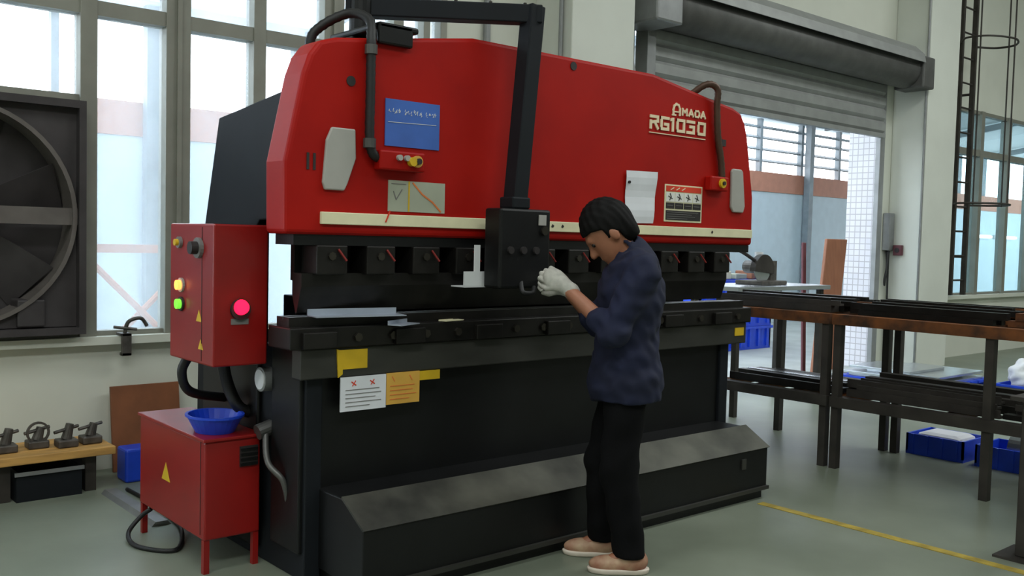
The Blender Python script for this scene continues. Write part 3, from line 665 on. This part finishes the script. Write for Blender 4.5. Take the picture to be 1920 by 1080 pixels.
bars(1.45, 2.3, 1.0505, 8, "steel bar atop the long rack's near half", 'bars on the right rack top', ['dark_steel', 'rack_steel', 'rust_steel'])
bars(3.6, 4.4, .4905, 7, "steel bar low on the short rack", 'bars on the far rack lower shelf', ['dark_steel', 'dark_steel', 'steel_bright'], 1, (.03, .06))
bars(2.5, 3.4, .4905, 7, "steel bar low on the long rack's far half", 'bars on the middle rack lower shelf', ['dark_steel', 'rack_steel'], 2, (.03, .06))
bars(1.45, 2.3, .4905, 6, "steel bar low on the long rack's near half", 'bars on the right rack lower shelf', ['dark_steel', 'rack_steel'], 2, (.03, .06))
# near stand cut by the frame edge
r = root('steel_stand', (4.98, 1.86, 0), 'dark steel stand post at the lower right edge of the picture', 'stand')
B('post', 'rack_steel', r, 4.92, 5.04, 1.8, 1.88, .012, .78, bevel=.006); B('base_plate', 'rack_steel', r, 4.86, 5.12, 1.7, 1.96, 0, .012); B('top_plate', 'rack_steel', r, 4.88, 5.2, 1.55, 1.92, .78, .8)
# blue bins with wrapped parts under the racks
for i, (ya, yb) in enumerate(((2.98, 3.4), (2.5, 2.9))):
    r = root('parts_bin', (7.0, (ya + yb) / 2, 0), 'blue plastic bin on the floor behind the rack, %s' % ('holding pale wrapped parts' if i == 0 else 'holding a shiny steel coil'), 'bin', 'blue bins behind the rack')
    g = G(); xa, xb = 6.82, 7.2
    g.box(xa, xb, ya, yb, 0, .02); g.box(xa, xa + .015, ya, yb, .02, .15); g.box(xb - .015, xb, ya, yb, .02, .15); g.box(xa, xb, ya, ya + .015, .02, .15); g.box(xa, xb, yb - .015, yb, .02, .15); g.done('body', 'blue_plastic', r)
    for k in range(4): B('rib', 'blue_plastic', r, xa - .012, xa, ya + .04 + k * (yb - ya - .1) / 3, ya + .06 + k * (yb - ya - .1) / 3, .01, .15)
g = G(); g.box(6.86, 7.16, 3.02, 3.36, .021, .165); g.done('wrapped_parts', 'paper_white', None, bevel=.05, label='pale wrapped parts lying in the blue bin', cat='package')
G().ring((7.0, 2.6, .13), 'y', .08, .025, .12, 24).done('steel_coil', 'steel_bright', None, label='shiny steel coil lying in the blue bin', cat='coil')

# blue pallet with steel sheets further back
r = root('pallet', (10.0, 5.0, 0), 'blue plastic pallet carrying steel sheets beside the column', 'pallet')
px0, px1, py0, py1 = 9.35, 10.6, 4.35, 5.45
for i in range(7): B('deck_board', 'blue_plastic', r, px0 + i * .18, px0 + .14 + i * .18, py0, py1, .12, .15, bevel=.003)
for x in (px0, px0 + .55, px1 - .14):
    for y in (py0, (py0 + py1) / 2 - .06, py1 - .12): B('foot', 'blue_plastic', r, x, x + .14, y, y + .12, 0, .12, bevel=.004)
for i, (a, b_, c, d) in enumerate(((9.4, 10.45, 4.4, 5.35), (9.36, 10.3, 4.55, 5.4), (9.5, 10.5, 4.42, 5.2), (9.45, 10.2, 4.7, 5.38))):
    B('steel_sheet', 'steel_bright', None, a, b_, c, d, .1505 + i * .0255, .175 + i * .0255, bevel=.002, label='bright steel sheet stacked on the blue pallet, %s' % ('bottom of the stack', 'second from the bottom', 'third from the bottom', 'top of the stack')[i], cat='steel sheet', group='sheets on the blue pallet')
# white sack in a blue tray
r = root('tray', (10.5, 4.05, 0), 'blue tray under the white sack near the right edge', 'tray')
g = G(); g.box(10.25, 10.75, 3.75, 4.2, 0, .02); g.box(10.25, 10.27, 3.75, 4.2, .02, .14); g.box(10.73, 10.75, 3.75, 4.2, .02, .14); g.box(10.25, 10.75, 3.75, 3.77, .02, .14); g.box(10.25, 10.75, 4.18, 4.2, .02, .14); g.done('body', 'blue_plastic', r, bevel=.004)
B('rim', 'blue_plastic', r, 10.24, 10.25, 3.74, 4.21, .12, .14)
g = G(); bmesh.ops.create_icosphere(g.bm, subdivisions=4, radius=1)
for v in g.bm.verts:
    c = v.co.copy(); w_ = 1 + .08 * math.sin(7 * c.x + 5 * c.z) * math.sin(6 * c.y) + .05 * math.sin(13 * c.z + 4 * c.y)
    v.co = Vector((10.5 + c.x * .19 * w_, 3.975 + c.y * .17 * w_, .2 + c.z * (.2 if c.z > 0 else .178) * w_))
mz = min(v.co.z for v in g.bm.verts)
for v in g.bm.verts: v.co.z += .021 - mz
g.done('sack', 'plastic_white', None, smooth=True, label='bulging white sack in the blue tray', cat='sack')

# saw table at the door
r = root('saw_table', (7.6, 5.25, 0), 'pale steel-topped work table in front of the shutter door', 'table')
B('top', 'steel_bright', r, 6.85, 8.3, 4.95, 5.55, 1.1, 1.14, bevel=.004)
for x in (6.92, 8.23):
    for y in (5.02, 5.48): B('leg', 'rack_steel', r, x - .025, x + .025, y - .025, y + .025, 0, 1.1)
r = root('chop_saw', (7.55, 5.25, 1.14), 'grey chop saw with raised handle on the work table', 'saw')
B('base', 'parts_cast', r, 7.4, 7.8, 5.1, 5.4, 1.1405, 1.18, bevel=.01)
g = G(); k = 24
g.prism([(7.58 + .15 * math.cos(math.pi * i / 14 - .2), 1.27 + .15 * math.sin(math.pi * i / 14 - .2)) for i in range(16)], 'y', 5.2, 5.26); g.done('guard', 'rack_steel', r)
G().cyl((7.58, 5.225, 1.29), (7.58, 5.235, 1.29), .13, n=28).done('blade', 'steel_bright', r)
G().cyl((7.58, 5.26, 1.3), (7.6, 5.42, 1.3), .06, n=18).done('motor', 'parts_cast', r)
G().tube([(7.5, 5.24, 1.35), (7.3, 5.22, 1.42), (7.12, 5.2, 1.47)], .016).done('handle', 'ink_black', r, smooth=True); B('hinge', 'parts_cast', r, 7.7, 7.8, 5.22, 5.3, 1.18, 1.36)
G().cyl((7.62, 5.3, 1.34), (7.62, 5.3, 1.44), .04, n=16).done('cap', 'plastic_white', r)
# crate stack, boards and a shelf of oddments beyond the door
for i in range(3):
    r = root('stack_crate', (11.3, 8.6, -.02 + i * .34), 'blue plastic crate outside the shutter door, %s of its stack' % ('bottom', 'middle', 'top')[i], 'crate', 'blue crates outside the door')
    z = -.0195 + i * .341; g = G()
    g.box(10.6, 12.3, 8.3, 8.9, z, z + .03)
    for a in ((10.6, 10.63, 8.3, 8.9), (12.27, 12.3, 8.3, 8.9), (10.6, 12.3, 8.3, 8.33), (10.6, 12.3, 8.87, 8.9)): g.box(*a, z + .03, z + .34)
    g.done('body', 'blue_plastic', r)
    for k in range(8): B('rib', 'blue_plastic', r, 10.7 + k * .21, 10.74 + k * .21, 8.275, 8.3, z + .04, z + .3)
    B('rim', 'blue_plastic', r, 10.58, 12.32, 8.27, 8.3, z + .3, z + .338)
oc = [('red_paint', 'red'), ('cream_strip', 'cream'), ('chart_green', 'grey-green'), ('brown_board', 'brown')]
for i, (m_, cn) in enumerate(oc):
    x = 10.85 + i * .38; g = G(); g.box(x, x + .26, 8.45, 8.75, 1.0035, 1.08 + .04 * (i % 2)); g.done('carton', m_, None, bevel=.01, label='small %s carton on top of the blue crates' % cn, cat='carton')
def lean(name, m_, x_a, x_b, y_, h, th, dx, label):
    g = G(); g.prism([(x_a, 0), (x_b, 0), (x_b + dx, h), (x_a + dx, h)], 'y', 0, th)
    for v in g.bm.verts: v.co = Vector((v.co.x, y_ + v.co.y + v.co.z * .08, v.co.z))
    return g.done(name, m_, None, bevel=.01, label=label, cat='board')
lean('leaning_board', 'brown_board', 9.68, 10.12, 5.96, 1.6, .04, .42, 'tall brown board leaning beside the white tiled pier')
lean('leaning_board', 'maroon_board', 9.9, 9.97, 6.22, 1.55, .03, .1, 'narrow maroon board standing left of the brown board')
B('floor_block', 'concrete', None, 9.6, 10.05, 5.72, 5.9, 0, .1, bevel=.01, label='pale concrete block at the foot of the brown board', cat='block')

# ================================================================== WORKER
def surfnet(fn, lo, hi, h):
    lo, hi = np.array(lo, float), np.array(hi, float); nn = np.ceil((hi - lo) / h).astype(int) + 1
    ax = [lo[i] + h * np.arange(nn[i]) for i in range(3)]
    X, Y, Z = np.meshgrid(*ax, indexing='ij'); d = fn(np.stack([X, Y, Z], -1).astype(np.float32))
    s = d < 0; nx, ny, nz = d.shape
    acc = np.zeros((nx - 1, ny - 1, nz - 1, 3)); cnt = np.zeros((nx - 1, ny - 1, nz - 1))
    cs = [(i, j, k) for i in (0, 1) for j in (0, 1) for k in (0, 1)]
    def sl(a, c): return a[c[0]:nx - 1 + c[0], c[1]:ny - 1 + c[1], c[2]:nz - 1 + c[2]]
    for a in cs:
        for ax_ in range(3):
            if a[ax_]: continue
            b = list(a); b[ax_] = 1
            da, db = sl(d, a), sl(d, b); m_ = sl(s, a) != sl(s, b)
            t = np.where(m_, da / np.where(m_, da - db, 1), 0)
            for q in range(3):
                acc[..., q] += np.where(m_, (a[q] + t) if q == ax_ else a[q], 0)
            cnt += m_
    act = cnt > 0; idx = -np.ones(act.shape, int); idx[act] = np.arange(act.sum())
    ii = np.argwhere(act); verts = lo + h * (ii + acc[act] / cnt[act][:, None])
    faces = []
    for ax_ in range(3):
        o1, o2 = [(1, 2), (2, 0), (0, 1)][ax_]
        a = s; b = np.roll(s, -1, ax_); e = np.argwhere((a != b))
        for p in e:
            if p[ax_] >= d.shape[ax_] - 1 or p[o1] < 1 or p[o2] < 1 or p[o1] >= d.shape[o1] - 1 or p[o2] >= d.shape[o2] - 1: continue
            q = []
            for du, dv in ((-1, -1), (0, -1), (0, 0), (-1, 0)):
                c = p.copy(); c[o1] += du; c[o2] += dv; q.append(int(idx[tuple(c)]))
            faces.append(q if s[tuple(p)] else q[::-1])
    return verts, faces
def V3(*a): return np.array(a, np.float32)
def rc(p, a, b, ra, rb):
    a, b = V3(*a), V3(*b); ab = b - a; t = np.clip(((p - a) @ ab) / (ab @ ab), 0, 1)
    return np.linalg.norm(p - a - t[..., None] * ab, axis=-1) - (ra + (rb - ra) * t)
def el(p, c, r_, A=None):
    q = p - V3(*c)
    if A is not None: q = q @ np.array(A, np.float32).T
    k0 = np.linalg.norm(q / V3(*r_), axis=-1); k1 = np.linalg.norm(q / (V3(*r_) ** 2), axis=-1) + 1e-6
    return k0 * (k0 - 1) / k1
def sm(*ds, k=.03):
    o = ds[0]
    for d in ds[1:]:
        h = np.clip(.5 + .5 * (d - o) / k, 0, 1); o = d + (o - d) * h - k * h * (1 - h)
    return o
def sdfobj(name, fn, lo, hi, h, m_, parent):
    v, fcs = surfnet(fn, lo, hi, h)
    me = bpy.data.meshes.new(name); me.from_pydata([tuple(map(float, x)) for x in v], [], fcs); me.materials.append(MATS[m_])
    for p in me.polygons: p.use_smooth = True
    o = bpy.data.objects.new(name, me); COL.objects.link(o); o.parent = parent
    return o
W = root('person', (3.27, 3.0, 0), 'person in navy work shirt, black trousers and white gloves working at the press', 'person', rz=math.atan2(.653, -.757))
Hc = V3(.075, 0, 1.54); HS = 1.1; cc = V3(.70, 0, .7141); ff = V3(.7141, 0, -.70); ss = V3(0, 1, 0)
HA = [ff, ss, cc]
def hp(a, b, c): return tuple(Hc + ff * a + ss * b + cc * c)
def hsc(fn): return lambda p: HS * fn(Hc + (p - Hc) / HS)
SL, EL, WL = (-.055, .195, 1.37), (.065, .235, 1.1), (.275, .085, 1.295)
SR, ER, WR = (-.035, -.195, 1.37), (.085, -.245, 1.1), (.255, -.19, 1.27)
HL, KL, AL = (-.02, .085, .86), (.01, .1, .47), (-.05, .11, .085)
HR, KR, AR = (-.02, -.085, .86), (.06, -.1, .47), (.05, -.13, .085)
def torso(p, g=0.):
    return sm(el(p, (-.035, 0, 1.25), (.125 + g, .185 + g, .2 + g)), el(p, (-.02, 0, 1.0), (.118 + g, .165 + g, .2 + g)), el(p, (-.02, 0, .87), (.118 + g, .165 + g, .13 + g)), k=.06)
def head(p):
    sk = el(p, hp(-.012, 0, .032), (.1, .08, .105), HA); jw = el(p, hp(.028, 0, -.058), (.064, .056, .075), HA)
    d = sm(sk, jw, k=.05)
    d = sm(d, rc(p, hp(.088, 0, .018), hp(.112, 0, -.028), .009, .015), k=.016)                       # nose
    d = sm(d, rc(p, hp(.084, -.03, .03), hp(.084, .03, .03), .012, .012), k=.02)                       # brow
    d = sm(d, rc(p, hp(.085, -.016, -.066), hp(.085, .016, -.066), .01, .01), k=.012)                  # lips
    d = sm(d, el(p, hp(.07, 0, -.108), (.022, .022, .02), HA), k=.025)                                 # chin
    for s_ in (-1, 1):
        d = np.maximum(d, -(np.linalg.norm(p - V3(*hp(.1, s_ * .032, .008)), axis=-1) - .015))
        d = sm(d, el(p, hp(-.008, s_ * .082, -.012), (.02, .011, .032), HA), k=.008)
    d = np.maximum(d, -el(p, hp(.1, 0, -.067), (.012, .022, .003), HA))
    return d
def body(p):
    d = sm(torso(p), rc(p, (-.045, 0, 1.4), (.02, 0, 1.49), .06, .055), k=.04)
    d = sm(d, hsc(head)(p), k=.012)
    for a, b, c in ((SL, EL, WL), (SR, ER, WR)):
        d = sm(d, rc(p, a, b, .055, .042), k=.04); d = sm(d, rc(p, b, c, .042, .029), k=.015)
    for a, b, c in ((HL, KL, AL), (HR, KR, AR)):
        d = sm(d, rc(p, a, b, .085, .058), k=.03); d = sm(d, rc(p, b, c, .055, .036), k=.02)
        d = sm(d, rc(p, c, (c[0] + .1, c[1], .045), .036, .03), k=.02)
    return d
sdfobj('body', body, (-.25, -.36, .0), (.34, .36, 1.72), .0095, 'skin', W)
def shirt(p):
    wr = .007 * np.sin(p[..., 2] * 46 + p[..., 0] * 30 + 3 * np.sin(p[..., 1] * 14)) * np.sin(p[..., 1] * 20 + p[..., 2] * 13 - p[..., 0] * 16) + .004 * np.sin(p[..., 2] * 75 - p[..., 0] * 60 + 2 * np.sin(p[..., 1] * 25)) * np.sin(p[..., 0] * 30 + p[..., 2] * 20)
    d = torso(p, .026)
    d = sm(d, el(p, (-.02, 0, .84), (.168, .205, .22)), k=.05)
    d = sm(d, rc(p, (-.05, -.13, 1.4), (-.05, .13, 1.4), .075, .075), k=.05)
    for a, b, c in ((SL, EL, WL), (SR, ER, WR)):
        a, b, c = V3(*a), V3(*b), V3(*c); e = b + (c - b) * .3
        d = sm(d, rc(p, a, b, .08, .062), k=.04); d = sm(d, rc(p, b, e, .062, .054), k=.03)
        d = sm(d, rc(p, b + (c - b) * .24, e, .059, .058), k=.008)
    col = np.maximum(rc(p, (-.06, 0, 1.42), (-.005, 0, 1.475), .085, .076), -rc(p, (-.045, 0, 1.4), (.04, 0, 1.53), .062, .064))
    d = sm(d, col, k=.015) + wr
    d = np.maximum(d, .765 + .02 * np.sin(p[..., 1] * 12) - p[..., 2])
    return np.maximum(d, -rc(p, (-.02, 0, 1.44), (.05, 0, 1.55), .062, .068))
sdfobj('shirt', shirt, (-.28, -.36, .72), (.3, .36, 1.56), .0095, 'shirt_navy', W)
def trousers(p):
    wr = .005 * np.sin(p[..., 2] * 38 + p[..., 0] * 18) * np.sin(p[..., 1] * 22)
    d = el(p, (-.02, 0, .87), (.125, .172, .13))
    for a, b, c in ((HL, KL, AL), (HR, KR, AR)):
        d = sm(d, rc(p, a, b, .098, .084), k=.04); d = sm(d, rc(p, b, c, .084, .072), k=.03)
    return np.maximum(np.maximum(d + wr, p[..., 2] - .96), .075 - p[..., 2])
sdfobj('trousers', trousers, (-.25, -.3, .04), (.25, .3, 1.0), .011, 'trousers_black', W)
def hair(p):
    q = p - Hc; qf, qs, qc = q @ ff, q @ ss, q @ cc
    d = el(p, hp(-.016, 0, .034), (.112, .091, .117), HA) + .003 * np.sin(qf * 160 + 20 * qs) * np.sin(qs * 150)
    d = sm(d, el(p, hp(-.07, 0, -.04), (.04, .062, .06), HA), k=.03)
    t = np.minimum(qf - (.034 - .2 * np.abs(qs)) + .25 * np.minimum(qc, 0), .056 - qc - .5 * np.maximum(.06 - qf, 0))
    return np.maximum(np.maximum(d, t), np.maximum(-.085 - qc, np.minimum(-.012 - qc, qf + .03)))
sdfobj('hair', hsc(hair), (-.12, -.12, 1.4), (.28, .12, 1.72), .006, 'hair', W)
for s_ in (-1, 1):
    g = G(); bmesh.ops.create_uvsphere(g.bm, u_segments=12, v_segments=8, radius=.011)
    for v in g.bm.verts: v.co += Vector(hp(.082 * HS, s_ * .031 * HS, .008 * HS))
    g.done('eye', 'eye_dark', W, smooth=True)
def glove(Wp, adir, ndir, thumb, parent):
    a = V3(*adir); a /= np.linalg.norm(a); nrm = V3(*ndir); nrm -= a * (a @ nrm); nrm /= np.linalg.norm(nrm); s_ = np.cross(a, nrm) * thumb; Wp = V3(*Wp)
    A = [a, s_, nrm]
    def fn(p):
        d = sm(rc(p, Wp - a * .035, Wp + a * .01, .037, .033), el(p, Wp + a * .055, (.062, .046, .026), A), k=.025)
        for i, (o, l) in enumerate(((.034, .9), (.012, 1.), (-.011, .95), (-.033, .78))):
            k0 = Wp + a * (.092 - .006 * abs(i - 1)) + s_ * o
            k1 = k0 + (a * .82 - nrm * .5) * .046 * l; k2 = k1 + (a * .1 - nrm * .98) * .03 * l; k3 = k2 + (-a * .5 - nrm * .8) * .023 * l
            fd = np.minimum(np.minimum(rc(p, k0 - a * .02, k1, .0125, .0115), rc(p, k1, k2, .0115, .0105)), rc(p, k2, k3, .0105, .0095))
            d = sm(d, fd, k=.004)
        t0 = Wp + a * .03 + s_ * .03; t1 = t0 + (s_ * .55 + a * .75 - nrm * .35) * .045; t2 = t1 + (a * .85 - nrm * .5) * .035
        d = sm(d, np.minimum(rc(p, t0, t1, .016, .0135), rc(p, t1, t2, .0135, .011)), k=.008)
        return d
    c = Wp + a * .06
    return sdfobj('glove', fn, c - .15, c + .15, .004, 'glove_cotton', parent)
glove(WL, (.78, -.3, .55), (.1, .9, .35), -1, W)
glove(WR, (.9, .1, .4), (.1, -.9, .4), 1, W)
for (ax_, ay_, az_), yaw_ in ((AL, 0.05), (AR, -.05)):
    def shoe(p, ax_=ax_, ay_=ay_):
        d = sm(el(p, (ax_ - .02, ay_, .055), (.065, .042, .05)), el(p, (ax_ + .085, ay_, .04), (.1, .046, .04)), rc(p, (ax_ - .01, ay_, .06), (ax_ - .01, ay_, .09), .046, .044), k=.04)
        return np.maximum(np.maximum(d, .022 - p[..., 2]), p[..., 2] - .1)
    so = sdfobj('shoe', shoe, (ax_ - .13, ay_ - .09, 0), (ax_ + .23, ay_ + .09, .13), .006, 'shoe_red', W)
    def sole(p, ax_=ax_, ay_=ay_):
        d = sm(el(p, (ax_ - .02, ay_, .03), (.074, .046, .07)), el(p, (ax_ + .085, ay_, .03), (.108, .051, .07)), k=.04)
        return np.maximum(np.maximum(d, .0 - p[..., 2]), p[..., 2] - .026)
    sdfobj('sole', sole, (ax_ - .13, ay_ - .09, -.02), (ax_ + .23, ay_ + .09, .05), .006, 'shoe_sole', so)
